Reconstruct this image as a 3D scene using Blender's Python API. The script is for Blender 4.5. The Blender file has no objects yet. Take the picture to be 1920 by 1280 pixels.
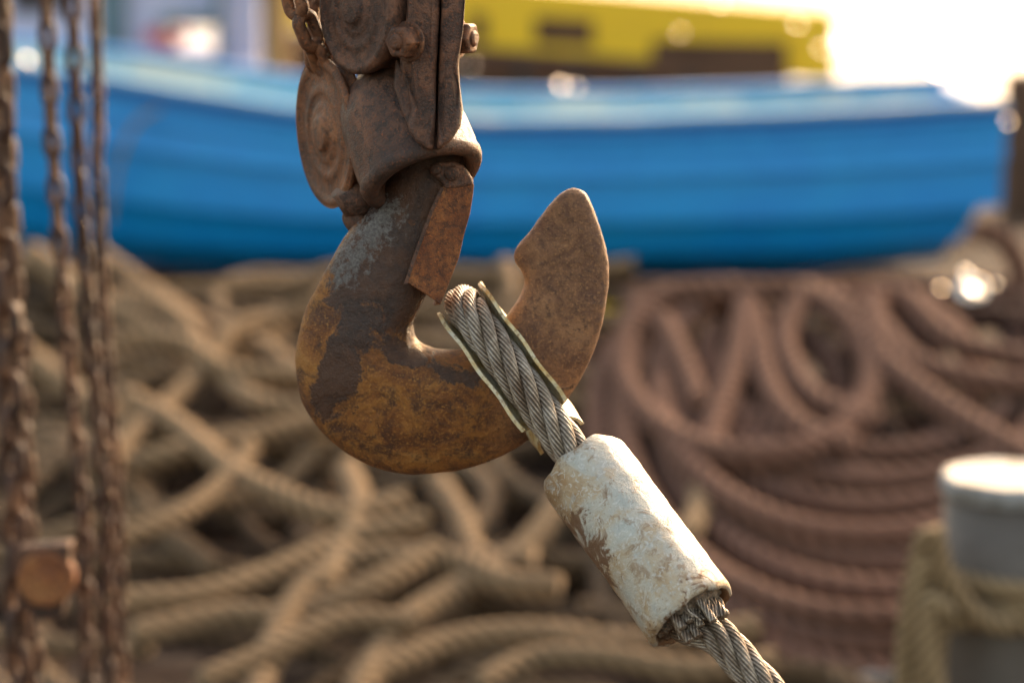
import bpy, math, random
import numpy as np
from mathutils import Vector, noise
random.seed(7); rng=np.random.RandomState(7)
sc=bpy.context.scene
# ---------------------------------------------------------------- camera
CAM=np.array([0,-1.5,1.1]); PITCH=math.radians(10); FOC=85.0; F=1920*FOC/36
FW=np.array([0,math.cos(PITCH),-math.sin(PITCH)]); UP=np.array([0,math.sin(PITCH),math.cos(PITCH)]); RT=np.array([1.,0,0])
def ray(u,v): return FW+(u-960)/F*RT+(640-v)/F*UP
def W(u,v,y=0.0):            # sight line through an image pixel met with the vertical plane at depth y
    d=ray(u,v); return CAM+d*((y-CAM[1])/d[1])
def G(u,v,z0=0.0,k=0.0,y0=0.0):  # sight line through an image pixel met with the ground slope z=z0+k(y-y0)
    d=ray(u,v); t=(z0+k*(CAM[1]-y0)-CAM[2])/(d[2]-k*d[1]); return CAM+d*t
cam=bpy.data.cameras.new('camera'); co=bpy.data.objects.new('camera',cam); sc.collection.objects.link(co)
co.location=CAM; co.rotation_euler=(math.radians(90)-PITCH,0,0)
cam.lens=FOC; cam.sensor_width=36; cam.clip_start=0.05; cam.clip_end=3000
cam.dof.use_dof=True; cam.dof.focus_distance=1.460; cam.dof.aperture_fstop=4.1; cam.dof.aperture_blades=9
sc.camera=co
# ---------------------------------------------------------------- world
SE,SA=math.radians(24),math.radians(29)
w=bpy.data.worlds.new('World'); sc.world=w; w.use_nodes=True
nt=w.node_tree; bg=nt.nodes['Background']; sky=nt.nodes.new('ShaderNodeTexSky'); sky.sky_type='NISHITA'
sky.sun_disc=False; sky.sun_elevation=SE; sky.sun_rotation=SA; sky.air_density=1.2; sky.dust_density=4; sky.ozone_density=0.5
sky_gain=nt.nodes.new('ShaderNodeMix'); sky_gain.data_type='RGBA'; sky_gain.blend_type='MULTIPLY'; sky_gain.inputs[0].default_value=1; sky_gain.clamp_result=False
sky_gain.inputs[7].default_value=(4.3,3.5,2.8,1)   # gain that brightens and warms the sky light
nt.links.new(sky.outputs[0],sky_gain.inputs[6]); nt.links.new(sky_gain.outputs[2],bg.inputs[0]); bg.inputs[1].default_value=0.15
sl=bpy.data.lights.new('sun','SUN'); sl.energy=5; sl.angle=math.radians(0.6); sl.color=(1,.85,.64)
so=bpy.data.objects.new('sun',sl); sc.collection.objects.link(so)
sd=Vector((math.sin(SA)*math.cos(SE),math.cos(SA)*math.cos(SE),math.sin(SE)))
so.rotation_euler=sd.to_track_quat('Z','Y').to_euler()
sc.view_settings.view_transform='Standard'; sc.view_settings.look='None'
# ---------------------------------------------------------------- materials
class M:
    def __init__(s,name):
        s.m=bpy.data.materials.new(name); s.m.use_nodes=True; s.t=s.m.node_tree; s.b=s.t.nodes['Principled BSDF']
        s.tc=s.n('ShaderNodeTexCoord')
    def n(s,t,**k):
        x=s.t.nodes.new(t)
        for a,b in k.items(): setattr(x,a,b)
        return x
    def l(s,a,b): s.t.links.new(a,b)
    def noise(s,scale,detail=6,rough=.6,dist=0,vec=None):
        x=s.n('ShaderNodeTexNoise'); x.inputs['Scale'].default_value=scale; x.inputs['Detail'].default_value=detail
        x.inputs['Roughness'].default_value=rough; x.inputs['Distortion'].default_value=dist
        s.l(vec or s.tc.outputs['Object'],x.inputs['Vector']); return x.outputs['Fac']
    def ramp(s,src,stops):
        x=s.n('ShaderNodeValToRGB'); e=x.color_ramp.elements
        while len(e)<len(stops): e.new(.5)
        for i,(p,c) in enumerate(stops):
            e[i].position=p; e[i].color=(c,c,c,1) if isinstance(c,(int,float)) else (*c,1)
        s.l(src,x.inputs[0]); return x.outputs[0]
    def mix(s,f,a,b,mode='MIX'):
        x=s.n('ShaderNodeMix',data_type='RGBA',blend_type=mode)
        for i,v in ((0,f),(6,a),(7,b)):
            if isinstance(v,(int,float)): x.inputs[i].default_value=v if i==0 else (v,v,v,1)
            elif isinstance(v,tuple): x.inputs[i].default_value=(*v,1)
            else: s.l(v,x.inputs[i])
        return x.outputs[2]
    def math(s,op,a,b=0.0,c=None):
        x=s.n('ShaderNodeMath',operation=op)
        for i,v in enumerate((a,b)+((c,) if c is not None else ())):
            if isinstance(v,(int,float)): x.inputs[i].default_value=v
            else: s.l(v,x.inputs[i])
        return x.outputs[0]
    def attr(s,n): 
        x=s.n('ShaderNodeAttribute'); x.attribute_name=n; return x.outputs['Fac']
    def col(s,v): s.set('Base Color',v)
    def set(s,k,v):
        if isinstance(v,(int,float)): s.b.inputs[k].default_value=v
        elif isinstance(v,tuple): s.b.inputs[k].default_value=(*v,1)
        else: s.l(v,s.b.inputs[k])
    def bump(s,hs,dist,strength=1.0):
        prev=None
        for h,d in zip(hs,dist):
            x=s.n('ShaderNodeBump'); x.inputs['Distance'].default_value=d; x.inputs['Strength'].default_value=strength
            s.l(h,x.inputs['Height'])
            if prev: s.l(prev,x.inputs['Normal'])
            prev=x.outputs[0]
        s.l(prev,s.b.inputs['Normal'])

def rust_mat(name,dark,mid,light,scale=60,speck=True,rough=.75,bump=.0006,metal=0.0):
    m=M(name); a=m.noise(scale*.4,8,.65,.6); b=m.noise(scale*3,6,.7); c=m.noise(scale*12,4,.7)
    base=m.ramp(a,[(.36,dark),(.5,mid),(.62,light)])
    base=m.mix(m.ramp(b,[(.38,.85),(.55,0.0)]),base,tuple(x*.4 for x in dark))
    if speck: base=m.mix(m.ramp(c,[(.58,0.),(.68,.65)]),base,(light[0]*1.7,light[1]*1.05,light[2]*.6))
    m.col(base); m.set('Roughness',m.ramp(b,[(.35,rough-.25),(.65,rough+.1)])); m.set('Metallic',metal)
    m.set('Specular IOR Level',.5)
    m.bump([a,b,c],[bump*3,bump*1.8,bump*1.0]); return m.m
MR_block=rust_mat('rust_brown_casting',(.048,.025,.017),(.11,.052,.031),(.20,.088,.046),60,rough=.55)
MR_drum=rust_mat('rust_orange_drum',(.08,.032,.015),(.20,.080,.033),(.30,.13,.055),55,rough=.62)
MR_latch=rust_mat('rust_latch',(.15,.048,.018),(.30,.110,.034),(.40,.175,.058),80,rough=.75)
MR_chain=rust_mat('rust_chain',(.025,.012,.008),(.085,.035,.018),(.17,.075,.034),50,rough=.6)
MR_old=rust_mat('rust_old_steel',(.04,.02,.012),(.12,.055,.028),(.22,.10,.045),20,rough=.75)
# hook: rusty body with remains of dark paint and polished worn steel
m=M('hook_steel'); a=m.noise(24,8,.65,1.0); b=m.noise(190,7,.75); c=m.noise(650,4,.7); d=m.noise(55,9,.78,.6); lo_=m.noise(11,5,.6,1.2)
r=m.ramp(a,[(.34,(.12,.040,.011)),(.45,(.24,.086,.018)),(.55,(.36,.145,.026)),(.66,(.40,.20,.055))])
r=m.mix(m.ramp(d,[(.40,.9),(.53,0.)]),r,(.070,.027,.013))
r=m.mix(m.ramp(c,[(.54,0.),(.66,.75)]),r,(.52,.24,.05))
r=m.mix(m.ramp(b,[(.54,0.),(.66,.7)]),r,(.045,.022,.014))
tip=m.attr('tip'); tc_=m.mix(m.ramp(d,[(.40,0.),(.60,1.)]),(.15,.070,.038),(.29,.155,.082)); tc_=m.mix(m.ramp(b,[(.50,0.),(.62,.75)]),tc_,(.070,.034,.022)); tc_=m.mix(m.ramp(c,[(.55,0.),(.66,.7)]),tc_,(.44,.24,.11))
r=m.mix(m.math('MULTIPLY',tip,.8),r,tc_)
dk=m.math('ADD',m.attr('dark'),m.math('MULTIPLY',m.math('SUBTRACT',d,.5),2.6)); dk=m.math('ADD',dk,m.math('MULTIPLY',m.math('SUBTRACT',a,.5),2.6)); dk=m.math('ADD',dk,m.math('MULTIPLY',m.math('SUBTRACT',lo_,.5),1.6))
dm=m.ramp(dk,[(.46,0.),(.58,1.)])
paint=m.mix(m.ramp(b,[(.38,0.),(.62,.8)]),(.034,.020,.016),(.075,.041,.028))
paint=m.mix(m.ramp(a,[(.46,0.),(.58,.6)]),paint,(.11,.047,.022))
paint=m.mix(m.ramp(c,[(.58,0.),(.68,.6)]),paint,(.18,.09,.045))
r=m.mix(dm,r,paint)
wr=m.ramp(m.math('ADD',m.attr('worn'),m.math('MULTIPLY',m.math('SUBTRACT',b,.5),2.2)),[(.42,0.),(.62,.9)])
r=m.mix(wr,r,m.mix(m.ramp(c,[(.4,0.),(.6,1.)]),(.10,.095,.09),(.22,.21,.20)))
m.col(r); m.set('Roughness',m.mix(dm,.58,m.mix(wr,.25,.34))); 
m.set('Metallic',m.math('MULTIPLY',wr,.4))
m.bump([a,d,b,c],[.0025,.0024,.0017,.0008]); M_hook=m.m
# ferrule
m=M('ferrule_alloy'); a=m.noise(17,6,.65,.4); b=m.noise(60,8,.74,.8); c=m.noise(420,5,.7)
r=m.ramp(a,[(.40,(.40,.42,.38)),(.48,(.46,.44,.37)),(.55,(.43,.34,.22)),(.62,(.34,.22,.11))])
r=m.mix(m.ramp(b,[(.53,0.),(.58,.7)]),r,(.26,.175,.10))
r=m.mix(m.ramp(b,[(.38,.6),(.44,.0)]),r,(.40,.42,.40))
r=m.mix(m.ramp(c,[(.57,0.),(.66,.4)]),r,(.19,.125,.075))
r=m.mix(m.ramp(m.noise(170,3,.5,2.5),[(.58,0.),(.61,.6)]),r,(.56,.56,.52))
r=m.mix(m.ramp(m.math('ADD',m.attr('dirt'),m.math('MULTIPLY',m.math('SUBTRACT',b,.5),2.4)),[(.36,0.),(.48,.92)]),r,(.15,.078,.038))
m.col(r); m.set('Roughness',.45); m.set('Metallic',.25); m.bump([b,c],[.0018,.0005]); M_fer=m.m
# wire
m=M('galvanised_wire'); a=m.noise(60,6,.7); b=m.noise(500,4,.7)
r=m.ramp(a,[(.34,(.17,.115,.075)),(.48,(.34,.285,.22)),(.62,(.50,.44,.36))])
r=m.mix(m.ramp(b,[(.35,.6),(.6,0.)]),r,(.13,.08,.045))
g=m.attr('groove'); r=m.mix(m.math('MULTIPLY',g,.88),r,(.03,.02,.015))
m.col(r); m.set('Roughness',.36); m.set('Metallic',.5); m.bump([b],[.0002]); M_wire=m.m
m=M('thimble_zinc'); a=m.noise(50,6,.7); b=m.noise(300,5,.7)
r=m.ramp(a,[(.38,(.46,.29,.09)),(.5,(.56,.47,.27)),(.62,(.54,.50,.38))]); r=m.mix(m.ramp(b,[(.52,0.),(.62,.8)]),r,(.20,.11,.045))
m.col(r); m.set('Roughness',.45); m.set('Metallic',.15); m.bump([b],[.0004]); M_thim=m.m
def rope_mat(name,dark,light):
    m=M(name); a=m.noise(5,4,.6); b=m.noise(160,5,.7)
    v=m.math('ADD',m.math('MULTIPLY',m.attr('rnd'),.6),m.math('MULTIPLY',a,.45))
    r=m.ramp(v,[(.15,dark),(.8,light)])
    g=m.attr('groove'); r=m.mix(m.math('MULTIPLY',g,.88),r,tuple(x*.22 for x in dark))
    r=m.mix(m.ramp(b,[(.3,.4),(.6,0.)]),r,tuple(x*.5 for x in dark))
    m.col(r); m.set('Roughness',.95); m.set('Specular IOR Level',.15); m.set('Sheen Weight',.1); m.bump([b],[.003]); return m.m
M_ropeL=rope_mat('hemp_rope',(.075,.046,.025),(.40,.27,.15))
M_ropeR=rope_mat('brown_rope',(.068,.034,.022),(.27,.142,.096))
M_ropeY=rope_mat('manila_rope',(.26,.17,.085),(.42,.30,.165))
def paint_mat(name,col,col2=None,scale=6,rough=.4,thr=(.5,.7),amt=.6,bump=.001,spec=.5):
    m=M(name); a=m.noise(scale,6,.7,.5); b=m.noise(scale*8,5,.7)
    col2=col2 or tuple(x*.6 for x in col)
    r=m.mix(m.ramp(a,[(thr[0],0.),(thr[1],amt)]),col,col2); r=m.mix(m.ramp(b,[(.3,.25),(.6,0.)]),r,tuple(x*.5 for x in col))
    m.col(r); m.set('Roughness',m.ramp(b,[(.3,rough+.15),(.7,rough)])); m.set('Specular IOR Level',spec); m.bump([b],[bump]); return m.m
M_blue=paint_mat('boat_blue_paint',(.001,.25,.68),(.006,.33,.74),3,.38,(.4,.7),.7)
M_blue2=paint_mat('boat_blue_trim',(.002,.13,.42),(.01,.19,.50),3,.4)
M_pale=paint_mat('boat_pale_inside',(.20,.44,.62),(.60,.64,.60),2.2,.5,(.5,.6),.85)
M_yel=paint_mat('yellow_paint',(.86,.55,.012),(.70,.42,.02),3,.5)
M_wood=paint_mat('weathered_wood',(.13,.070,.042),(.06,.032,.021),3,.8,(.4,.65),.8,.003,.2)
M_ochre=paint_mat('ochre_wood',(.38,.21,.07),(.25,.14,.05),4,.6)
M_white=paint_mat('white_paint',(.50,.55,.74),(.36,.41,.60),3,.45)
M_lav=paint_mat('pale_lavender_paint',(.38,.44,.68),(.32,.38,.60),3,.5)
M_dark=paint_mat('dark_recess',(.030,.024,.021),None,4,.8)
M_teal=paint_mat('teal_paint',(.10,.18,.22),None,4,.6)
M_red=paint_mat('red_fabric',(.45,.05,.09),None,9,.8)
M_galv=paint_mat('galvanised_post',(.105,.090,.077),(.06,.044,.034),6,.5,(.4,.6),.8)
M_cap=paint_mat('bollard_cap_paint',(.29,.30,.30),(.13,.12,.10),20,.5,(.44,.54),.85)
m=M('polished_steel'); m.col((.85,.83,.8)); m.set('Metallic',1.0); m.set('Roughness',.24); M_chrome=m.m
# ---------------------------------------------------------------- mesh helpers
class B:
    def __init__(s): s.v=[]; s.f=[]; s.n=0; s.a={}
    def add(s,v,f,**at):
        v=np.asarray(v,float); f=np.asarray(f,int); 
        s.v.append(v); s.f.append(f+s.n); s.n+=len(v)
        for k in ('rnd','groove','dark','worn','tip','dirt'):
            x=at.get(k,0.0); s.a.setdefault(k,[]).append(np.full(len(v),x) if np.isscalar(x) else np.asarray(x,float))
    def obj(s,name,mat,parent=None,smooth=True,bevel=0,attrs=()):
        V=np.concatenate(s.v); Fq=np.concatenate(s.f)
        me=bpy.data.meshes.new(name); me.vertices.add(len(V)); me.vertices.foreach_set('co',V.ravel())
        tri=Fq[:,2]==Fq[:,3]
        tot=np.where(tri,3,4); st=np.concatenate([[0],np.cumsum(tot)[:-1]])
        loops=Fq.ravel()[np.column_stack([np.ones((len(Fq),3),bool),~tri]).ravel()]
        me.loops.add(len(loops)); me.loops.foreach_set('vertex_index',loops)
        me.polygons.add(len(Fq)); me.polygons.foreach_set('loop_start',st); me.polygons.foreach_set('loop_total',tot)
        me.update(calc_edges=True); me.validate()
        me.polygons.foreach_set('use_smooth',[smooth]*len(me.polygons))
        for k in attrs:
            at=me.attributes.new(k,'FLOAT','POINT'); at.data.foreach_set('value',np.concatenate(s.a[k]))
        me.materials.append(mat)
        o=bpy.data.objects.new(name,me); sc.collection.objects.link(o)
        if parent: o.parent=parent
        if bevel:
            bm=o.modifiers.new('b','BEVEL'); bm.width=bevel; bm.segments=3; bm.limit_method='ANGLE'; bm.angle_limit=math.radians(30)
        return o
def empty(name):
    e=bpy.data.objects.new(name,None); sc.collection.objects.link(e); e.empty_display_size=.1; return e
def smooth_path(C,step,closed=False):
    C=np.asarray(C,float); n=len(C)
    if n==2 and not closed: D=np.linspace(C[0],C[1],60)
    else:
        E=np.vstack([C[-1],C,C[0],C[1]]) if closed else np.vstack([2*C[0]-C[1],C,2*C[-1]-C[-2]])
        out=[]; t=np.linspace(0,1,40,endpoint=False)[:,None]
        for i in range(len(E)-3):
            p0,p1,p2,p3=E[i:i+4]
            out.append(.5*((2*p1)+(-p0+p2)*t+(2*p0-5*p1+4*p2-p3)*t**2+(-p0+3*p1-3*p2+p3)*t**3))
        D=np.vstack(out+[E[-2][None]])
    s=np.concatenate([[0],np.cumsum(np.linalg.norm(np.diff(D,axis=0),axis=1))])
    k=max(3,int(s[-1]/step)+1); q=np.linspace(0,s[-1],k)
    return np.column_stack([np.interp(q,s,D[:,i]) for i in range(3)]),q
def frames(P,n0=(0,-1,0)):
    T=np.gradient(P,axis=0); T/=np.linalg.norm(T,axis=1)[:,None]+1e-12
    n=np.array(n0,float)
    if abs(n@T[0])>.95: n=np.array([1.,.2,.1])
    N=np.zeros_like(P)
    for i in range(len(P)):
        n=n-T[i]*(n@T[i]); n/=np.linalg.norm(n)+1e-12; N[i]=n
    return T,N,np.cross(T,N)
def grid_faces(a,b,wrap=True,off=0):
    i=np.arange(a-1)[:,None]; j=np.arange(b if wrap else b-1)[None]; j2=(j+1)%b
    return np.stack([i*b+j,(i+0*j)*b+j2,(i+1)*b+j2,(i+1)*b+j],-1).reshape(-1,4)+off
def capfan(idx,c): 
    n=len(idx); return np.array([[idx[k],idx[(k+1)%n],c,c] for k in range(n)])
def tube(b,P,q,rad,lobes=3,amp=.2,pitch=.12,seg=16,n0=(0,-1,0),cap=True,phase=0,**at):
    T,N,Bn=frames(P,n0); th=np.arange(seg)/seg*2*math.pi
    if lobes: 
        g=1-np.abs(np.cos(lobes/2*th)); rr=1-amp*g**1.3
    else: g=np.zeros(seg); rr=np.ones(seg)
    ph=(q/pitch*2*math.pi+phase)[:,None] if lobes else np.zeros((len(q),1))
    A=th[None]+ph; R=(np.broadcast_to(rad,(len(q),))[:,None])*rr[None]
    V=P[:,None]+R[...,None]*(np.cos(A)[...,None]*N[:,None]+np.sin(A)[...,None]*Bn[:,None])
    V=V.reshape(-1,3); f=grid_faces(len(P),seg); n=len(V); gg=np.tile(g,len(P))
    if cap:
        V=np.vstack([V,P[0],P[-1]]); gg=np.append(gg,[0,0])
        f=np.vstack([f,capfan(list(range(seg))[::-1],n),capfan(list(range(n-seg,n)),n+1)])
    b.add(V,f,groove=gg,**at)
def basis(ax):
    ax=np.array(ax,float); ax/=np.linalg.norm(ax); t=np.array([0,0,1.]) if abs(ax[2])<.9 else np.array([1.,0,0])
    u=np.cross(t,ax); u/=np.linalg.norm(u); return ax,u,np.cross(ax,u)
def lathe(b,o,ax,prof,seg=64,jit=0,freq=30,sq=None,**at):
    ax,u,v=basis(ax); th=np.arange(seg)/seg*2*math.pi; V=[]
    for s,r in prof:
        V.append(np.array(o)+ax*s+r*(np.cos(th)[:,None]*u+np.sin(th)[:,None]*v))
    V=np.vstack(V)
    if jit:
        for i in range(len(V)):
            V[i]+=np.array(noise.noise_vector(Vector(V[i]*freq)))*jit
    f=grid_faces(len(prof),seg); n=len(V)
    V=np.vstack([V,V[:seg].mean(0),V[n-seg:].mean(0)])
    f=np.vstack([f,capfan(list(range(seg))[::-1],n),capfan(list(range(n-seg,n)),n+1)])
    b.add(V,f,**at)
def box(b,c,size,rot=0,tilt=0):
    x,y,z=[s/2 for s in size]; V=np.array([[i*x,j*y,k*z] for i in(-1,1) for j in(-1,1) for k in(-1,1)])
    cr,sr=math.cos(rot),math.sin(rot); ct,st=math.cos(tilt),math.sin(tilt)
    V=V@np.array([[ct,0,st],[0,1,0],[-st,0,ct]])
    V=V@np.array([[cr,sr,0],[-sr,cr,0],[0,0,1]])
    b.add(V+np.array(c),[[0,1,3,2],[4,6,7,5],[0,4,5,1],[2,3,7,6],[0,2,6,4],[1,5,7,3]])
def prism(b,front,back):
    n=len(front); V=np.vstack([front,back,np.mean(front,0),np.mean(back,0)])
    f=[[i,(i+1)%n,n+(i+1)%n,n+i] for i in range(n)]
    f+= [[(i+1)%n,i,2*n,2*n] for i in range(n)]+[[n+i,n+(i+1)%n,2*n+1,2*n+1] for i in range(n)]
    b.add(V,f)
def prism_obj(name,front,back,mat,parent,bevel):
    n=len(front); me=bpy.data.meshes.new(name)
    me.from_pydata([tuple(p) for p in front]+[tuple(p) for p in back],[],[list(range(n)),list(range(2*n-1,n-1,-1))]+[[ (i+1)%n,i,n+i,n+(i+1)%n] for i in range(n)])
    me.polygons.foreach_set('use_smooth',[True]*len(me.polygons))
    me.materials.append(mat); o=bpy.data.objects.new(name,me); sc.collection.objects.link(o); o.parent=parent
    bm=o.modifiers.new('b','BEVEL'); bm.width=bevel; bm.segments=4; bm.limit_method='ANGLE'; bm.angle_limit=math.radians(25)
    wn=o.modifiers.new('w','WEIGHTED_NORMAL'); wn.keep_sharp=False
    return o
SUNV=np.array(sd)
def glint(b,p,r):   # added mirror plate, turned to throw the sun into the camera
    v=CAM-p; v/=np.linalg.norm(v); h=v+SUNV; h/=np.linalg.norm(h)
    lathe(b,p-h*.006,h,[(0,r*.9),(.004,r),(.006,r)],16)
PX=1.5/F  # metres per image pixel on the hook's plane
# ---------------------------------------------------------------- HOOK
HK=empty('crane_hook')
pairs=[((738,262),(872,262),62),((735,300),(878,300),64),((722,345),(876,335),66),((692,388),(866,380),68),((652,435),(846,440),70),((614,500),(820,508),72),((578,572),(792,566),72),((557,640),(776,600),73),
((555,700),(776,622),74),((572,762),(784,638),75),((610,815),(800,649),75),((668,860),(822,655),75),((745,885),(846,656),74),((830,886),(872,653),72),
((925,862),(900,642),68),((1000,815),(930,617),62),((1062,750),(955,585),56),((1103,680),(974,557),50),((1128,610),(983,532),45),((1140,545),(980,512),41),
((1140,495),(966,488),38),((1136,462),(968,466),36),((1124,420),(1000,425),31),((1110,386),(1028,388),26),((1098,364),(1048,366),18),((1086,355),(1062,356),9)]
O=np.array([W(*p[0]) for p in pairs]); I=np.array([W(*p[1]) for p in pairs]); TH=np.array([p[2] for p in pairs])*PX*.98
k=len(pairs); tt=np.arange(k); fine=np.linspace(0,k-1,300)
def cr(A):
    A=np.asarray(A,float); A=A if A.ndim==2 else A[:,None]; E=np.vstack([2*A[0]-A[1],A,2*A[-1]-A[-2]]); out=[]
    for x in fine:
        i=min(int(x),k-2); t=x-i; p0,p1,p2,p3=E[i:i+4]
        out.append(.5*((2*p1)+(-p0+p2)*t+(2*p0-5*p1+4*p2-p3)*t*t+(-p0+3*p1-3*p2+p3)*t**3))
    return np.array(out)
Of,If,Tf=cr(O),cr(I),cr(TH)[:,0]
seg=112; th=np.arange(seg)/seg*2*math.pi
V=[];dark=[];worn=[];tipa=[]
def seg_d(p,a,b):
    a=np.array(a);b=np.array(b);t=np.clip(((p-a)@(b-a))/((b-a)@(b-a)),0,1);return np.linalg.norm(p-(a+t*(b-a)))
for i in range(len(fine)):
    c=(Of[i]+If[i])/2; h=(Of[i]-If[i])/2; e=2.1+ 1.3*min(1,max(0,(fine[i]-13)/5))
    cx=np.sign(np.cos(th))*np.abs(np.cos(th))**(2/e); sy=np.sign(np.sin(th))*np.abs(np.sin(th))**(2/e)
    # bowl section: thicker towards the inside of the bend, as on a forged hook
    wd=1-.38*np.clip((fine[i]-2)/4,0,1)*np.clip((17-fine[i])/4,0,1)*cx
    P=c+cx[:,None]*h+(sy*Tf[i]*wd)[:,None]*np.array([0,-1,0])
    V.append(P)
    for j in range(seg):
        rel=P[j]-CAM; u=960+F*rel[0]/(rel@FW); v=640-F*(rel@UP)/(rel@FW); p=np.array([u,v])
        dd=max(1-seg_d(p,(800,330),(700,560))/150,.85-seg_d(p,(700,560),(615,735))/85,.62-seg_d(p,(740,660),(880,710))/75,.0)
        left=max(0,1-seg_d(p,(575,520),(560,700))/60)
        dark.append(min(1,dd*1.5)-left*.9-.03); worn.append(max(0,1-seg_d(p,(720,400),(650,505))/75)*.72+max(0,1-seg_d(p,(775,600),(800,640))/30)*.4)
        tipa.append(np.clip((u-900)/80,0,1))
V=np.vstack(V); n=len(V)
for i in range(n):
    q=Vector(V[i]); V[i]+=np.array(noise.noise_vector(q*45))*.0009+np.array(noise.noise_vector(q*160))*.0003
b=B(); f=grid_faces(len(fine),seg); Ve=np.vstack([V,W(1074,352),V[:seg].mean(0)])
f=np.vstack([f,capfan(list(range(n-seg,n)),n),capfan(list(range(seg))[::-1],n+1)])
b.add(Ve,f,dark=dark+[0,0],worn=worn+[0,0],tip=tipa+[1,0]); b.obj('hook_body',M_hook,HK,attrs=('dark','worn','tip'))
# safety latch: folded sheet
def latch_y(u): return -.0245+(u-780)/110*.010
out=[(830,350),(852,352),(870,347),(889,345),(886,372),(881,402),(870,440),(861,482),(846,520),(826,571),(796,550),(764,530),(778,487),(795,440),(812,395)]
fr=[W(u,v,latch_y(u)-.0035) for u,v in out]; bk=[W(u,v,latch_y(u)) for u,v in out]
prism_obj('latch_plate',fr,bk,MR_latch,HK,.0007)
lt=[(826,352),(806,395),(789,440),(772,487),(757,532)]
b=B()
for i in range(4):
    A=[W(u+d_,v,latch_y(u)-.0032) for (u,v),d_ in ((lt[i],0),(lt[i],7),(lt[i+1],7),(lt[i+1],0))]; prism(b,A,[p+np.array([.004,.012,0]) for p in A])
b.obj('latch_flange',MR_block,HK,smooth=False)
rt=[(889,345),(881,402),(861,482),(826,571)]
fr=[W(u-1,v,latch_y(u)-.002) for u,v in rt]; bk=[W(u-6,v,latch_y(u)+.03) for u,v in rt]
b=B(); 
for i in range(3): prism(b,[fr[i],fr[i+1],fr[i+1]+np.array([-.003,0,-.0005]),fr[i]+np.array([-.003,0,-.0005])],[bk[i],bk[i+1],bk[i+1]+np.array([-.003,0,0]),bk[i]+np.array([-.003,0,0])])
b.obj('latch_return',MR_latch,HK,smooth=False)
# lug and pin
out=[(806,312),(822,303),(850,302),(872,312),(886,334),(889,347),(868,352),(834,356),(826,340),(812,330)]
prism_obj('latch_lug',[W(u,v,latch_y(u)-.0045) for u,v in out],[W(u,v,latch_y(u)+.012) for u,v in out],MR_block,HK,.0022)
b=B(); lathe(b,W(846,325,-.0215),(.1,-1,.1),[(0,.0048),(.002,.0048),(.0030,.0040),(.0034,.002)],20,.0003,90)
lathe(b,W(817,318,-.025),(-.2,-1,.2),[(0,.0036),(.0015,.0034),(.0025,.002)],16,.0003,90)
b.obj('latch_pin',MR_block,HK)
# bell (swivel housing)
top=W(728,165,.012); bot=W(797,342,-.022); ax=bot-top; L=np.linalg.norm(ax); K=PX*.98
prof=[(-.3*L,30*K),(-.12*L,62*K),(0,90*K),(.12*L,106*K),(.3*L,115*K),(.55*L,118*K),(.75*L,118*K),(.86*L,117*K),(.885*L,120*K),(.93*L,120*K),(.97*L,117*K),(.995*L,111*K),(L,102*K),(.99*L,92*K),(.95*L,87*K),(.7*L,84*K)]
b=B(); lathe(b,top,ax,prof,96,.0012,35); b.obj('swivel_housing',MR_block,HK)
# strap halves with the seam between
def strap(nm,pts,y0f,y1,bev=.004):
    fr=[W(u,v,y0f(v)) for u,v in pts]; bk=[W(u,v,y1) for u,v in pts]; prism_obj(nm,fr,bk,MR_block,HK,bev)
yf=lambda v: -.046+(-.014 if v>150 else 0)*(v-150)/130 - .004*math.sin(max(0,min(1,(150-v)/150))*3.1)
strap('strap_left',[(776,-500),(772,-60),(764,0),(760,50),(748,120),(764,165),(770,205),(762,240),(780,268),(813,287),(817,200),(819,120),(824,30),(826,-60),(828,-500)],yf,.03,.0045)
strap('strap_right',[(830,-500),(829,-60),(827,30),(823,120),(821,200),(818,287),(848,262),(864,236),(868,205),(862,160),(860,120),(868,60),(872,0),(876,-60),(878,-500)],yf,.03,.0045)
strap('strap_rib',[(742,110),(770,140),(779,190),(784,262),(768,245),(752,205),(738,160)],lambda v:-.036-(v-110)/150*.018,.0,.003)
# cheek castings behind the straps
strap2=[(640,-500),(640,60),(668,135),(700,150),(745,160),(800,180),(855,170),(862,60),(860,-500)]
prism_obj('block_core',[W(u,v,-.012) for u,v in strap2],[W(u,v,.04) for u,v in strap2],MR_block,HK,.008)
# hex bolts
def hexbolt(b,o,ax,r,h):
    lathe(b,o,ax,[(0,r*1.2),(.002,r*1.2)],32)
    lathe(b,np.array(o)+np.array(ax)/np.linalg.norm(ax)*.001,ax,[(0,r),(h*.85,r),(h,r*.86)],6)
    lathe(b,np.array(o)+np.array(ax)/np.linalg.norm(ax)*h,ax,[(0,r*.5),(.002,r*.48),(.003,r*.3)],20)
b=B(); hexbolt(b,W(768,78,-.050),(-.62,-.78,.0),.0102,.011); hexbolt(b,W(857,72,-.028),(.9,-.4,0),.0102,.010); hexbolt(b,W(768,-250,-.050),(-.62,-.78,.0),.0102,.011)
o=b.obj('strap_bolts',MR_drum,HK,smooth=False,bevel=.0008)
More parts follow.
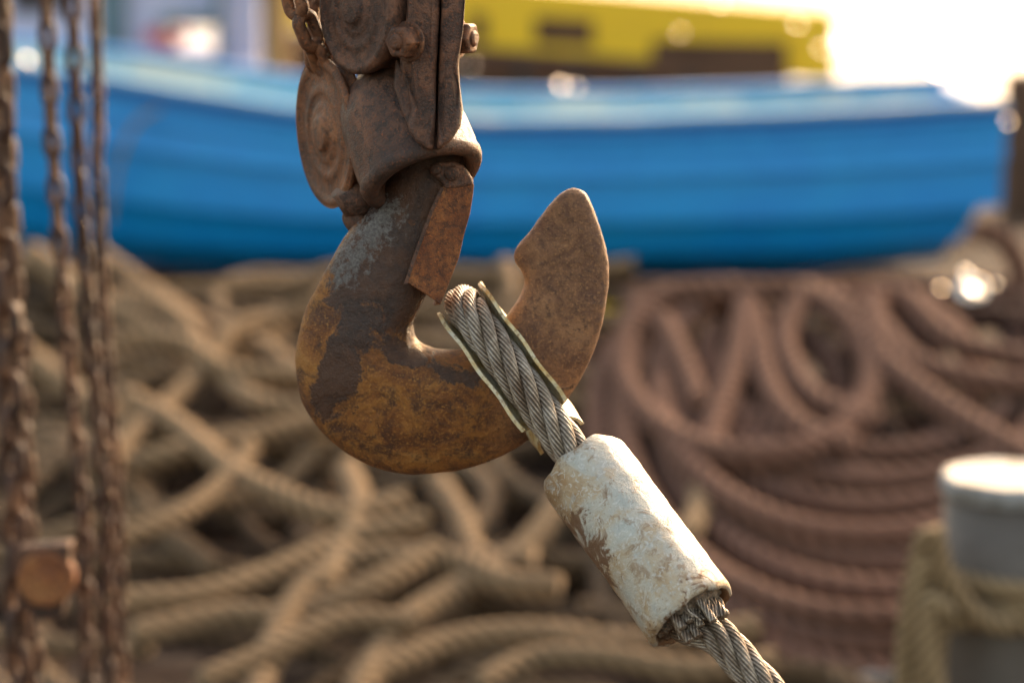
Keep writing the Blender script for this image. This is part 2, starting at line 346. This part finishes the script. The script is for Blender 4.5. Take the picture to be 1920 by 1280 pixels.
# drums
def drum(nm,u,v,y,ax,R,thick,mat):
    c=W(u,v,y); a=np.array(ax,float); a/=np.linalg.norm(a); p=[]
    for s,r in [(-thick,.80),(-thick,.93),(-thick*.9,.985),(-thick*.75,.985),(-thick*.62,.93),(-thick*.42,.93),(-thick*.28,.99),(-thick*.1,1.0),(-.0022,.985),(-.0003,.95),(.0,.90),(-.0008,.86),(-.0016,.82),(-.0018,.70),(-.0014,.64),(-.0007,.61),(-.0006,.54),(-.0013,.51),(-.0014,.42),(-.0006,.39),(-.0002,.34),(-.0002,.24),(.0022,.22),(.0027,.19),(.0028,.02)]:
        p.append((s,r*R))
    b=B(); lathe(b,c,a,p,96,.0012,18); b.obj(nm,mat,HK)
drum('lower_sheave',604,250,.022,(-.89,-.43,-.05),150*K,40*K,MR_drum)
drum('upper_sheave',662,18,-.02,(-.80,-.60,.02),122*K,95*K,MR_block)
b=B(); lathe(b,W(690,400,.01),(-.8,-.5,-.4),[(-.015,.008),(.004,.010),(.012,.010),(.015,.007)],20,.0008,60)
lathe(b,W(668,372,.004),(.5,.2,-.8),[(-.01,.012),(.006,.012),(.010,.008)],20,.0008,60); b.obj('lower_lug',MR_block,HK)
# chain helper
def chain(b,C,wire,length,width,start=0.,n0=(1,0,0),ph=.6):
    pit=length-2*wire*1.02; P,q=smooth_path(C,pit); T,N,Bn=frames(P,n0)
    for i in range(len(P)):
        a=ph+(i%2)*math.pi/2+random.uniform(-.2,.2)
        s=math.cos(a)*N[i]+math.sin(a)*Bn[i]; t=T[i]; nn=np.cross(t,s)
        R=width/2-wire; h=length/2-width/2; pts=[];nr=[]
        for k_ in range(24):
            x=k_/24*2*math.pi; pts.append(P[i]+s*R*math.cos(x)+t*(R*math.sin(x)+ (h if math.sin(x)>=0 else -h))); nr.append(math.cos(x)*s+math.sin(x)*t)
        pts=np.array(pts);nr=np.array(nr); aa=np.arange(8)/8*2*math.pi
        V=pts[:,None]+wire*(np.cos(aa)[None,:,None]*nr[:,None]+np.sin(aa)[None,:,None]*nn)
        V=V.reshape(-1,3); V=np.vstack([V,V[:8]]); b.add(V,grid_faces(25,8))
b=B(); chain(b,[W(548,-700,.01),W(548,-100,.01),W(552,0,.008),W(580,60,.012),W(600,112,.022)],.0042,.030,.020,ph=.9)
chain(b,[W(596,-700,.03),W(590,0,.03),W(598,100,.035)],.0042,.030,.020,ph=.2)
b.obj('hoist_chain_fall',MR_drum,HK)
# ---------------------------------------------------------------- SLING
SG=empty('wire_rope_sling')
be=math.radians(27); ca,sa=math.cos(be),math.sin(be); imd=.593*RT-.805*UP
d3=ca*imd-sa*FW; nf=-sa*imd-ca*FW; side=np.cross(d3,nf)
C0=W(932,656,0.0); R=.036; Lg=.096
F0=C0+d3*Lg
Rr=.0124
loop=[]
loop.append(F0+d3*.03+nf*.009); loop.append(F0+d3*.006+nf*.0105); loop.append(F0-d3*.03+nf*.020); loop.append(F0-d3*.062+nf*.031)
for a in np.linspace(math.pi/2,-math.pi/2,9): loop.append(C0+nf*R*math.sin(a)-d3*R*math.cos(a))
for dd,o in ((.062,.031),(.03,.020),(-.006,.0105),(-.03,.009)): loop.append(F0-d3*dd-nf*o)
def wire_rope(b,ctrl,R,lay,step,wires=10,per=6,phase=0,n0=(1,0,0),wlay=-.05):
    P,q=smooth_path(ctrl,step); T,N,Bn=frames(P,n0); rs=R*.345; rh=R-rs
    for k_ in range(6):
        a=q/lay*2*math.pi+k_*math.pi/3+phase
        S=P+rh*(np.cos(a)[:,None]*N+np.sin(a)[:,None]*Bn)
        q2=np.concatenate([[0],np.cumsum(np.linalg.norm(np.diff(S,axis=0),axis=1))])
        tube(b,S,q2,rs,wires,.26,wlay,wires*per,n0=N[0])
    tube(b,P,q,rh*.8,0,0,1,12)
b=B(); wire_rope(b,loop,Rr,.125,.0009,10,6,n0=side); b.obj('eye_loop',M_wire,SG,attrs=('groove',))
# thimble: channel lying inside the eye
P,q=smooth_path(loop[2:-2],.002); T,N,Bn=frames(P,side)
ri=Rr+.0016; t_=.0022
ins=[(math.cos(a),math.sin(a)) for a in np.linspace(-.12,math.pi+.12,15)]
V=[]
for i in range(len(P)):
    inw=np.cross(T[i],side)
    if inw@(C0+d3*max(0,(P[i]-C0)@d3)-P[i])<0: inw=-inw
    e_=min(1,min(i,len(P)-1-i)/6); lip=.0030*e_+.0002*math.sin(i*.9)
    wv=1+.03*math.sin(i*.35)
    inner=[P[i]+side*x*(ri+.0006)*wv+inw*y_*ri for x,y_ in ins]
    inner=[inner[0]-inw*lip+side*.0006]+inner+[inner[-1]-inw*lip-side*.0006]
    outer=[P[i]+side*x*(ri+t_+.0006)*wv+inw*y_*(ri+t_) for x,y_ in ins]
    outer=[outer[0]-inw*lip+side*.0006]+outer+[outer[-1]-inw*lip-side*.0006]
    V+=inner+outer[::-1]
b=B(); m_=34; f=grid_faces(len(P),m_); V=np.array(V)
b.add(V,np.vstack([f]+[[[j,j+1,m_-2-j,m_-1-j]] for j in range(16)]+[[[len(V)-m_+j,len(V)-m_+m_-1-j,len(V)-m_+m_-2-j,len(V)-m_+j+1]] for j in range(16)]))
b.obj('thimble',M_thim,SG,smooth=False)
# ferrule
FL=.122; Fe=F0+d3*FL
prof=[(-.001,.012),(.0,.0230),(.0012,.0262),(.004,.0280)]+[(s,.0286) for s in np.linspace(.008,FL-.008,48)]+[(FL-.003,.0290),(FL,.0280),(FL+.001,.0262),(FL-.0005,.0244),(FL-.004,.0236),(FL-.010,.0225)]
b=B(); lathe(b,F0,d3,prof,128)
V=b.v[0]; dirt=[]
for i in range(len(V)):
    rel=V[i]-F0; s=rel@d3; rad=rel-d3*s; rn=np.linalg.norm(rad)+1e-9
    V[i]+=rad/rn*(noise.noise(Vector(V[i]*22))*.0011+noise.noise(Vector(V[i]*140))*.0004)+d3*noise.noise(Vector(V[i]*90))*.0024*(1 if s>FL-.015 or s<.005 else .1)
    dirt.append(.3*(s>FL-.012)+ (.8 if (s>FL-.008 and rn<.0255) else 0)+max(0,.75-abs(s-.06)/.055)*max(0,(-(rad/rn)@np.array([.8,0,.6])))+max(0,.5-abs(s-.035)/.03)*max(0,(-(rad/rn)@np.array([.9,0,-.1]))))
b.a['dirt'][0]=np.array(dirt); b.obj('ferrule',M_fer,SG,attrs=('dirt',))
# frayed dead end and packing inside the ferrule mouth
b=B(); 
upv=UP-d3*(UP@d3); upv/=np.linalg.norm(upv); rtv=np.cross(d3,upv); rtv*=np.sign(rtv@RT)
for k_ in range(18):
    a=k_*2.4; rr=.0022+.0115*math.sqrt(k_/18)
    base=Fe-d3*.014+upv*(.005+rr*math.sin(a)*.9)+rtv*(.001+rr*math.cos(a)*1.25)
    e=base+d3*(.020+.010*random.random())+upv*random.uniform(-.003,.003)+rtv*random.uniform(-.004,.004)
    Pq,qq=smooth_path([base,(base+e)/2+rtv*random.uniform(-.002,.002)+upv*random.uniform(-.002,.002),e],.0007)
    tube(b,Pq,qq,random.uniform(.0024,.0034),7,.32,.03,42)
for k_ in range(30):
    a=random.uniform(0,6.28); rr=random.uniform(.004,.016)
    base=Fe-d3*.004+upv*(.003+rr*math.sin(a))+rtv*(rr*math.cos(a)*1.15); sp=upv*math.sin(a)+rtv*math.cos(a)
    e=base+d3*random.uniform(.008,.015)+sp*random.uniform(-.002,.004)
    Pq,qq=smooth_path([base,(base+e)/2+rtv*random.uniform(-.002,.002)+upv*random.uniform(-.002,.002),e],.001)
    tube(b,Pq,qq,.00065,0,0,1,6)
b.obj('dead_end_strands',M_wire,SG,attrs=('groove',))
b=B(); pr=[(0,.0238),(.004,.0236),(.008,.0228),(.011,.020),(.013,.014),(.014,.003)]
lathe(b,Fe-d3*.012,d3,pr,96); V=b.v[0]
for i in range(len(V)):
    q_=Vector(V[i]); V[i]+=d3*(noise.noise(q_*150)*.007+noise.noise(q_*420)*.003)
b.obj('packing',rust_mat('clay_packing',(.12,.085,.06),(.22,.165,.12),(.33,.26,.18),60,rough=.8),SG)
# live line
ex=Fe-upv*.010+rtv*.004
yl=lambda s: ex[1]+d3[1]*s
low=[Fe-d3*.04-upv*.008,ex-d3*.004,W(1345,1192,yl(.018)),W(1400,1252,yl(.040)),W(1470,1330,yl(.066)),W(1800,1690,yl(.22)),np.array([.56,-.62,.03])]
b=B(); wire_rope(b,low[:5],Rr*.93,.125,.001,10,6,phase=.5); b.obj('live_line',M_wire,SG,attrs=('groove',))
b=B(); wire_rope(b,[low[4]-(low[5]-low[4])/np.linalg.norm(low[5]-low[4])*.01,low[5],low[6]],Rr*.93,.125,.004,6,4); b.obj('live_line_lower',M_wire,SG,attrs=('groove',))
b=B(); lathe(b,(.56,-.62,-.02),(0,0,1),[(0,.05),(.03,.05),(.035,.045),(.036,.02),(.075,.02),(.08,.01)],32); b.obj('deck_anchor',MR_old,SG)
# ---------------------------------------------------------------- overhead boom carrying hook and chains
b=B(); box(b,(-1.3,.2,2.47),(3.2,.10,.12)); box(b,(-.3,.5,2.39),(.10,1.3,.05)); lathe(b,(-2.8,.2,-.1),(0,0,1),[(0,.06),(2.6,.06)],24)
lathe(b,W(815,-480,0),(0,0,1),[(0,.014),(2.42-W(815,-480,0)[2],.014)],16)
b.obj('crane_boom',MR_old,smooth=False)
# ---------------------------------------------------------------- hanging chains at the left
def hang(name,pts,y,wire,le,wi,ph):
    b=B(); P0=W(*pts[0],y); C=[np.array([P0[0]-.01,y,2.36])]+[W(u,v,y) for u,v in pts]+[np.array([W(*pts[-1],y)[0]+.05,y,.05])]
    chain(b,C,wire,le,wi,ph=ph); return b.obj(name,MR_chain)
hang('hanging_chain',[(84,-40),(101,300),(126,640),(158,980),(172,1300)],.85,.0042,.034,.020,.35)
hang('hanging_chain.001',[(134,-40),(147,300),(168,620),(200,950),(212,1300)],.92,.0042,.034,.020,1.0)
hang('hanging_chain.002',[(176,-40),(182,300),(196,600),(222,950),(236,1300)],.98,.0034,.030,.017,.6)
hang('hanging_chain.003',[(-10,-40),(2,300),(16,640),(28,980),(44,1300)],.85,.0068,.048,.032,.3)
hang('hanging_chain.004',[(14,420),(34,640),(44,900),(66,1300)],.90,.0064,.046,.030,.9)
cb=empty('chain_block'); b=B(); c=W(86,1085,.78)
lathe(b,c,(.15,-1,.1),[(-.03,.018),(-.03,.026),(-.02,.029),(-.01,.0285),(0,.027),(.001,.022),(-.001,.017),(.001,.009),(.002,.002)],48,.0008,50); b.obj('sheave',MR_latch,cb)
hs=((-.028,.03),(.024,.034),(.020,.0),(.014,-.042),(-.012,-.045),(-.032,0))
b=B(); prism(b,[c+np.array([x,.004,z]) for x,z in hs],[c+np.array([x,.03,z]) for x,z in hs]); b.obj('housing',MR_old,cb,smooth=False,bevel=.003)
# ---------------------------------------------------------------- ground / water
m=M('quay_ground'); a=m.noise(3,8,.7); b_=m.noise(40,6,.7)
m.col(m.mix(m.ramp(b_,[(.35,.6),(.6,0.)]),m.ramp(a,[(.35,(.03,.02,.015)),(.65,(.065,.042,.03))]),(.018,.012,.009))); m.set('Roughness',.9); m.set('Specular IOR Level',.15); m.bump([b_],[.01]); 
b=B(); box(b,(0,2.0,-.75),(60,16.0,1.5)); b.obj('ground',m.m,smooth=False)
m=M('sea_water'); mp=m.n('ShaderNodeMapping'); mp.inputs['Scale'].default_value=(.8,1.6,1); m.l(m.tc.outputs['Object'],mp.inputs[0])
a=m.noise(2.2,5,.6,.3,mp.outputs[0]); c_=m.noise(9,3,.6,0,mp.outputs[0])
m.col((.35,.37,.40)); m.set('Roughness',.36); m.set('Metallic',.45); m.set('IOR',1.8); m.bump([a,c_],[.6,.15]); 
b=B(); b.add([[-1500,9.9,-.7],[1500,9.9,-.7],[1500,2500,-.7],[-1500,2500,-.7]],[[0,1,2,3]]); WT=b.obj('water',m.m,smooth=False)
# ---------------------------------------------------------------- boat
BT=empty('rowing_boat')
yc=6.02
ux=np.array([-900,-500,-200,30,200,350,560,750,950,1200,1500,1700,1880]); vy=np.array([-60,40,100,132,157,184,216,232,238,235,223,212,201])
xs0,xb=1.432,-2.75
def half(x):
    t=(xs0-x)/(xs0-xb); return .60*(1-max(0,(t-.45)/.55)**2.3)*(1-.16*max(0,(.45-t)/.45)**2)
sx=[];sz=[]
for u,v in zip(ux,vy):
    y=yc-.58; p=W(u,v,y)
    for _ in range(3): y=yc-half(max(xb,p[0])); p=W(u,v,y)
    sx.append(p[0]); sz.append(p[2])
def sheer(x): return float(np.interp(x,sx,sz))
def keel(x):
    t=(xs0-x)/(xs0-xb); return .012+.36*max(0,(t-.5)/.5)**2.2+.03*max(0,(.12-t)/.12)
NS=6
def section(x,inner=0.,sgn=-1):
    pts=[]; Bm=max(.0,half(x)-inner); zs,zk=sheer(x),keel(x)+inner
    t=(xs0-x)/(xs0-xb)
    ss=[0,.14,.28,.55,.76,.92,1.0]
    for i in range(NS):
        for j,s in enumerate((ss[i],ss[i+1])):
            e=4.0-2.4*max(0,(t-.5)/.5)
            hb=Bm*(1-s**e)**(1/2.0) if s<1 else 0
            z=zs+(zk-zs)*s
            o=(0 if j==0 else .028) if inner==0 and i<NS-1 else 0
            if Bm<.02: o=0
            rake=(.012*s+(.05+.10*(s-.55)/.45 if i>2 else 0))*max(0,1-t*6)
            pts.append((x-rake,yc+sgn*(hb+o),z-(0 if j==0 else .008)))
    return pts
xsn=np.linspace(xs0,xb,90)
for nm,inner,mat in(('hull_planks',0.,M_blue),('hull_inside',.03,M_pale)):
    b=B()
    for sgn in(-1,1):
        V=np.array([section(x,inner,sgn) for x in xsn]).reshape(-1,3); f=grid_faces(len(xsn),2*NS,False)
        b.add(V,f)
    b.obj(nm,mat,BT,smooth=False)
# transom
b=B(); sec=section(xs0,0,-1); se2=section(xs0,0,1); pl=np.array(sec+se2[::-1]); pl2=pl+np.array([-.03,0,0]); 
prism(b,pl,pl2); b.obj('transom',M_blue,BT,smooth=False)
# gunwales and rubbing strakes
for sgn in(-1,1):
    for nm,dy,dz,wd,hh,mat in(('gunwale_cap',-.004,.016,.045,.018,M_pale if sgn<0 else M_blue),('rubbing_strake',.02,-.012,.026,.04,M_blue2)):
        b=B();V=[]
        for x in xsn:
            c=np.array([x,yc+sgn*(half(x)+dy),sheer(x)+dz]); 
            for a_,z_ in((-1,-1),(1,-1),(1,1),(-1,1)): V.append(c+np.array([0,a_*wd/2,z_*hh/2]))
        f=np.vstack([grid_faces(len(xsn),4),[[0,3,2,1]],[[len(V)-4,len(V)-3,len(V)-2,len(V)-1]]]); b.add(np.array(V),f); b.obj(nm,mat,BT,smooth=False,bevel=.005)
b=B(); box(b,(.95,yc,sheer(.95)-.16),(.26,1.0,.03)); box(b,(-.1,yc,sheer(-.1)-.16),(.24,1.1,.03)); box(b,(-1.2,yc,sheer(-1.2)-.16),(.24,.95,.03)); b.obj('thwarts',M_ochre,BT,smooth=False,bevel=.004)
b=B(); box(b,(.6,yc-.1,-.0),(.10,.9,.08)); box(b,(-1.1,yc-.1,.02),(.10,.9,.10)); b.obj('chocks',M_wood,BT,smooth=False)
b=B(); 
for (u,v,y,r) in((1052,160,yc+.66,.014),(1082,166,yc+.66,.014),(1255,185,yc+.66,.015),(1600,180,yc+.6,.022),(1645,174,yc+.6,.018),(1885,225,yc-.45,.014),(50,112,yc-.5,.012),(22,118,yc-.5,.009)): glint(b,W(u,v,y),r)
b.obj('boat_glint_plates',M_chrome,BT)  # mirror plates added along the boat to make sun glints
# painter line over the side
b=B(); P,q=smooth_path([W(300,205,yc-.66),W(262,225,yc-.68),W(235,270,yc-.68),W(215,340,yc-.66),W(205,420,yc-.64)],.01); tube(b,P,q,.007,3,.2,.04,10,rnd=.8); b.obj('painter_line',M_ropeY,BT,attrs=('rnd','groove'))
# yellow timber under the keel
b=B(); c=G(1230,548,.04); box(b,(c[0]-.02,5.3,.02),(.34,.08,.04)); b.obj('yellow_timber',M_yel,smooth=False,bevel=.004)
# ---------------------------------------------------------------- ropes
KL,ZL,YL=.14,.05,2.0; YM=3.9
def surfL(x,y): return ZL+KL*(min(y,YM)-YL)-.5*max(0,y-YM)
def S(u,v,h=0.):
    p=G(u,v,ZL+h,KL,YL)
    return p if p[1]<YM+.05 else W(u,v,YM+.05)
b=B(); hero=[
[(190,480),(300,555),(400,615),(480,640),(560,690)],[(600,575),(520,590),(440,630),(380,690),(310,760),(240,835),(200,900)],
[(180,640),(330,650),(430,690),(540,700),(640,720)],[(40,660),(150,730),(280,800),(430,830),(560,810),(700,790)],
[(240,870),(330,860),(480,820),(620,780),(700,780)],[(200,1030),(330,980),(420,910),(470,850)],
[(660,1330),(740,1200),(830,1120),(940,1060),(1010,1000),(1060,930)],[(470,1340),(530,1180),(600,1090),(700,1050),(850,1050),(950,1090),(1050,1100)],
[(200,1140),(380,1110),(520,1060),(660,1000),(800,980)],[(690,1280),(850,1200),(1000,1180),(1200,1200),(1420,1180)],
[(650,880),(672,950),(645,1040),(600,1110)],[(1310,870),(1312,940),(1290,1010)],[(820,900),(860,960),(900,1040),(1000,1060)],
[(250,1210),(420,1160),(560,1150),(700,1110),(820,1040)],[(380,1290),(500,1240),(640,1180),(780,1160)],[(60,480),(150,540),(240,600),(330,640)],
[(230,560),(330,600),(420,700),(500,760),(620,770)],[(240,740),(330,790),(430,880),(520,930),(640,960),(760,930)],[(900,1280),(1000,1230),(1120,1240),(1300,1260),(1450,1230)]]
for i,h in enumerate(hero):
    zz=.045+.02*(i%3); C=[S(u,v,zz) for u,v in h]; 
    for c in C: c[2]+=random.uniform(-.008,.012)
    P,q=smooth_path(C,.006); tube(b,P,q,random.uniform(.019,.024),3,.28,.085,18,rnd=random.uniform(.7,1.2),phase=random.random()*6)
for i in range(88):
    u=random.uniform(-150,1250); v=random.uniform(500,1330); lay=i%3
    p=S(u,v); x,y=p[0],p[1]; a=random.choice([0,math.pi])+random.gauss(0,.7); ka=random.uniform(-2,2); C=[]
    nst=random.randint(7,14)
    for s in range(nst):
        C.append([x,y,surfL(x,y)-.045*lay+.012*math.sin(s*1.3+i)+random.uniform(-.005,.01)]); x+=math.cos(a)*.13; y+=math.sin(a)*.13
        ka+=random.gauss(0,1.3); ka*=.85; a+=ka*.13
        y=min(max(y,1.3),YM+.05); x=min(x,.75)
    P,q=smooth_path(C,.008); tube(b,P,q,random.uniform(.016,.023),3,.28,.085,15,rnd=random.uniform(.1,.8)-.25*lay,phase=random.random()*6)  # deeper layers coloured darker, imitating shade between the ropes
b.obj('rope_pile',M_ropeL,attrs=('rnd','groove'))
# added mound under the ropes, coloured dark so gaps read as shade
b=B(); nx,ny=60,44; V=[]
for i in range(nx):
    for j in range(ny):
        x=-2.6+i*4.6/(nx-1)*1.05; y=1.0+j*3.3/(ny-1); e=min(1,j/4,(ny-1-j)/3,i/5,(nx-1-i)/5)
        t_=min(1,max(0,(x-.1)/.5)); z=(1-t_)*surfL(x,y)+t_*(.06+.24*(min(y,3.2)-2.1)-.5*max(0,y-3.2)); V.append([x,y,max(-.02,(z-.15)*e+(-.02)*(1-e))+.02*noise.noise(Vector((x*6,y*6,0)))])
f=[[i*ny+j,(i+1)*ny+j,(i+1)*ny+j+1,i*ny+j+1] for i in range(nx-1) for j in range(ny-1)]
m=M('gap_shade_brown'); a=m.noise(60,6,.8); m.col(m.ramp(a,[(.35,(.010,.007,.005)),(.65,(.04,.025,.018))])); m.set('Roughness',1.); m.set('Specular IOR Level',.1); m.bump([a],[.02]); b.add(V,f); b.obj('rope_mound',m.m)
# brown coil on the right, on a steeper heap
KR,ZR,YR=.26,.06,2.1
def S2(u,v,h=0.):
    p=G(u,v,ZR+h,KR,YR)
    return p if p[1]<3.4 else W(u,v,3.4)
b=B()
def ring(cx,cy,rx,ry,h,a0=0,a1=2*math.pi,r=.0255,tilt=0,rd=None):
    C=[]
    for a in np.linspace(a0,a1,22):
        x=rx*math.cos(a);y=ry*math.sin(a); C.append(S2(cx+x*math.cos(tilt)-y*math.sin(tilt),max(545,cy+x*math.sin(tilt)+y*math.cos(tilt)),h+.01*math.sin(a*2+cx)))
    P,q=smooth_path(C,.006); tube(b,P,q,r,3,.30,.095,18,rnd=random.uniform(.5,1.2) if rd is None else rd,phase=random.random()*6)
ring(1400,690,235,165,.085,tilt=.12); ring(1440,690,200,150,.05,tilt=-.1); ring(1500,710,330,190,.03)
ring(1380,720,205,140,.02,tilt=.3)
for k_ in range(9):
    ring(1640+random.uniform(-45,45),690+14*k_,290+32*k_,160+38*k_,.05-.010*(k_%3)+.024*random.random(),-.3+random.uniform(-.3,.3),math.pi+random.uniform(0,.5),tilt=random.uniform(-.10,.10))
for k_ in range(18):
    ring(1650+random.uniform(-220,260),780+random.uniform(-170,330),random.uniform(190,380),random.uniform(90,190),random.uniform(-.07,-.02),random.uniform(0,6),random.uniform(7,11),tilt=random.uniform(-.4,.4),rd=random.uniform(-.1,.4))
for h in [[(1400,560),(1380,680),(1345,780),(1330,850)],[(1410,590),(1440,720),(1500,800),(1600,840)],[(1640,560),(1650,660),(1740,740),(1880,830),(1980,880)],
          [(1560,560),(1640,600),(1720,680),(1900,720),(2000,700)],[(1700,560),(1790,640),(1950,680)],[(1500,560),(1470,640),(1520,740),(1640,790)],[(1240,600),(1280,680),(1310,760)]]:
    P,q=smooth_path([S2(u,v,.085) for u,v in h],.006); tube(b,P,q,.0245,3,.30,.095,18,rnd=random.uniform(.7,1.2))
for h in [[(1826,430),(1880,450),(1915,520),(1900,620),(1960,660)],[(1740,590),(1800,545),(1880,540),(1950,570)],[(1560,590),(1620,545),(1720,535),(1800,560),(1830,620)],[(1840,600),(1880,560),(1940,540)]]:
    P,q=smooth_path([W(u,v,3.42) for u,v in h],.006); tube(b,P,q,.025,3,.30,.09,18,rnd=.7)
b.obj('rope_coil',M_ropeR,attrs=('rnd','groove'))
# polished shackle, plus added mirror plates that flash the sun
SH=empty('shackle'); b=B(); P,q=smooth_path([W(1822,548,3.3)+np.array([.022*math.cos(a),.004*math.sin(3*a),.022*math.sin(a)]) for a in np.linspace(-.6,3.74,14)],.002); tube(b,P,q,.009,0,0,1,14)
lathe(b,W(1822,548,3.3)+np.array([-.028,0,-.014]),(1,0,0),[(0,.007),(.056,.007)],14); glint(b,W(1824,543,3.20),.019); glint(b,W(1812,510,3.22),.009); glint(b,W(1765,540,3.22),.007); glint(b,W(1866,532,3.23),.006); b.obj('bow_pin_glints',M_chrome,SH)
# ---------------------------------------------------------------- bollard
BL=empty('mooring_bollard'); yb=1.55; tp=W(1893,900,yb); Rb=.083; zt=tp[2]+.012
b=B(); lathe(b,(tp[0],yb,-.05),(0,0,1),[(0,.11),(.058,.11),(.062,.108),(.063,Rb)]+[(.063+(zt-.063+.02)*t,Rb) for t in (.02,.3,.6,1)],64,.001,20); b.obj('post',M_galv,BL)
b=B(); lathe(b,(tp[0],yb,zt-.030),(0,0,1),[(0,Rb*.9),(.0,Rb*1.03),(.003,Rb*1.06),(.020,Rb*1.06),(.025,Rb*1.03),(.027,Rb*.97),(.025,Rb*.9),(.0255,Rb*.4),(.026,.01)],64,.0015,30); b.obj('cap',M_cap,BL)
b=B()
for k_,v in enumerate((1150,1182,1116)):
    z=W(1893,v,yb-Rb)[2]
    C=[np.array([tp[0]+(Rb+.014)*math.cos(a),yb+(Rb+.014)*math.sin(a),z+.010*math.cos(a+1+k_)+.004*k_]) for a in np.linspace(0,2*math.pi*1.02,22)]
    P,q=smooth_path(C,.004); tube(b,P,q,.0145,3,.28,.055,16,rnd=1.1)
for k_,h in enumerate([[(1800,1150),(1760,1080),(1740,1000),(1715,1080),(1700,1180),(1690,1320)],[(1790,1130),(1740,1060),(1720,1150),(1730,1240),(1720,1340)],[(1810,1170),(1770,1160),(1755,1240),(1760,1340)],[(1750,990),(1775,1080),(1840,1160),(1900,1175)],[(1785,1150),(1745,1130),(1740,1220),(1770,1330)]]):
    P,q=smooth_path([W(u,v,yb-.10-.01*k_) for u,v in h],.004); tube(b,P,q,.0135,3,.28,.055,16,rnd=random.uniform(.3,1.1))
b.obj('mooring_line',M_ropeY,BL,attrs=('rnd','groove'))
b=B(); c=G(1690,1262,.03); box(b,(c[0],c[1],.03),(.14,.05,.02),rot=.2); b.obj('steel_plate',M_cap,smooth=False,bevel=.003)
# ---------------------------------------------------------------- background harbour
YB=empty('yellow_barge')
def slab(b,u0,v0a,v0b,u1,v1a,v1b,y0,y1,th=.12):
    A=[W(u0,v0a,y0),W(u0,v0b,y0),W(u1,v1b,y1),W(u1,v1a,y1)]; prism(b,A,[p+np.array([0,th,0]) for p in A])
b=B(); slab(b,540,-60,55,1565,25,155,12.6,11.4,.5); b.obj('side_rail',M_yel,YB,smooth=False)
b=B()
for u0,u1,v0,v1 in((620,760,25,70),(880,912,25,75),(1002,1112,32,82),(1222,1475,75,125)):
    f0=(u0-540)/1020; f1=(u1-540)/1020
    slab(b,u0,v0,v1,u1,v0+5,v1+6,12.6-1.2*f0-.03,12.6-1.2*f1-.03,.02)
b.obj('scupper_openings',M_wood,YB,smooth=False)
b=B(); slab(b,520,66,260,1480,138,320,12.25,11.2,.5); 
for k_ in range(7):
    u=880+k_*85; slab(b,u,108+6*k_,130+6*k_,u+60,112+6*k_,135+6*k_,11.7-.1*k_,11.6-.1*k_,.05)
b.obj('timber_side',M_wood,YB,smooth=False)
b=B()
for k_ in range(6):
    u=860+k_*105; slab(b,u,106+9*k_,190,u+26,108+9*k_,190,11.5-.1*k_,11.48-.1*k_,.06)
b.obj('fender_posts',M_dark,YB,smooth=False)
b=B()
for u,v,y,r in ((1275,62,11.0,.012),(885,122,11.0,.012),(1495,45,11.0,.016),(1350,8,11.0,.014),(1540,92,11.0,.016)):
    glint(b,W(u,v,y),r)
b.obj('rail_glint_plates',M_chrome,YB)  # mirror plates added near the rail for bright blurred glints
# moored cabin boat, top left
CB=empty('cabin_boat'); y=14.
def quad(b,u0,v0,u1,v1,y,th): slab(b,u0,v0,v1,u1,v0,v1,y,y,th)
b=B(); slab(b,-400,100,400,470,118,400,14,14,2.5); b.obj('hull',M_white,CB,smooth=False)
b=B(); quad(b,-300,-300,200,100,14.4,1.5); quad(b,232,-300,300,118,14.4,1.5); quad(b,300,-300,412,28,14.4,1.5); b.obj('cabin',M_white,CB,smooth=False)
b=B(); quad(b,412,-300,488,150,14.2,1.5); b.obj('cabin_door',M_lav,CB,smooth=False)
b=B(); quad(b,186,-300,232,90,14.3,.1); quad(b,402,-300,414,118,14.1,.1); quad(b,300,28,402,50,14.3,.05); b.obj('window_frames',M_teal,CB,smooth=False)
b=B(); quad(b,20,-300,120,20,14.3,.05); b.obj('window_glass',M_dark,CB,smooth=False)
b=B(); 
for u,v,r in((290,72,.07),(320,84,.06),(345,66,.05)): lathe(b,W(u,v,13.9),(0,0,1),[(r*.8*math.sin(a),r*math.cos(a)) for a in np.linspace(-1.5,1.5,9)],16,.02,9)
b.obj('fabric_bundle',M_red,CB)
b=B(); lo=W(518,160,9.3); box(b,(lo[0],9.3,.7),(.115,.1,1.5)); b.obj('wooden_post',M_ochre,smooth=False,bevel=.01)
b=B(); lo=W(1925,400,7.4); box(b,(lo[0],7.4,.24),(.17,.17,.58)); b.obj('wooden_post.001',M_wood,smooth=False,bevel=.01)
b=B(); box(b,(0,9.75,.05),(60,.3,.12)); b.obj('quay_kerb',M_wood,smooth=False,bevel=.01)
# added mirror discs over the water, standing in for sun sparkle
b=B()
for i in range(60):
    u=random.uniform(1575,1960); v=random.uniform(-40,185); p=G(u,v,-.69); 
    if p[1]<10.2 or p[1]>120: continue
    glint(b,p+np.array([0,0,.02]),.0028*(p[1]+1.5)*random.uniform(.5,1.2))
b.obj('water_glint_plates',M_chrome,WT)
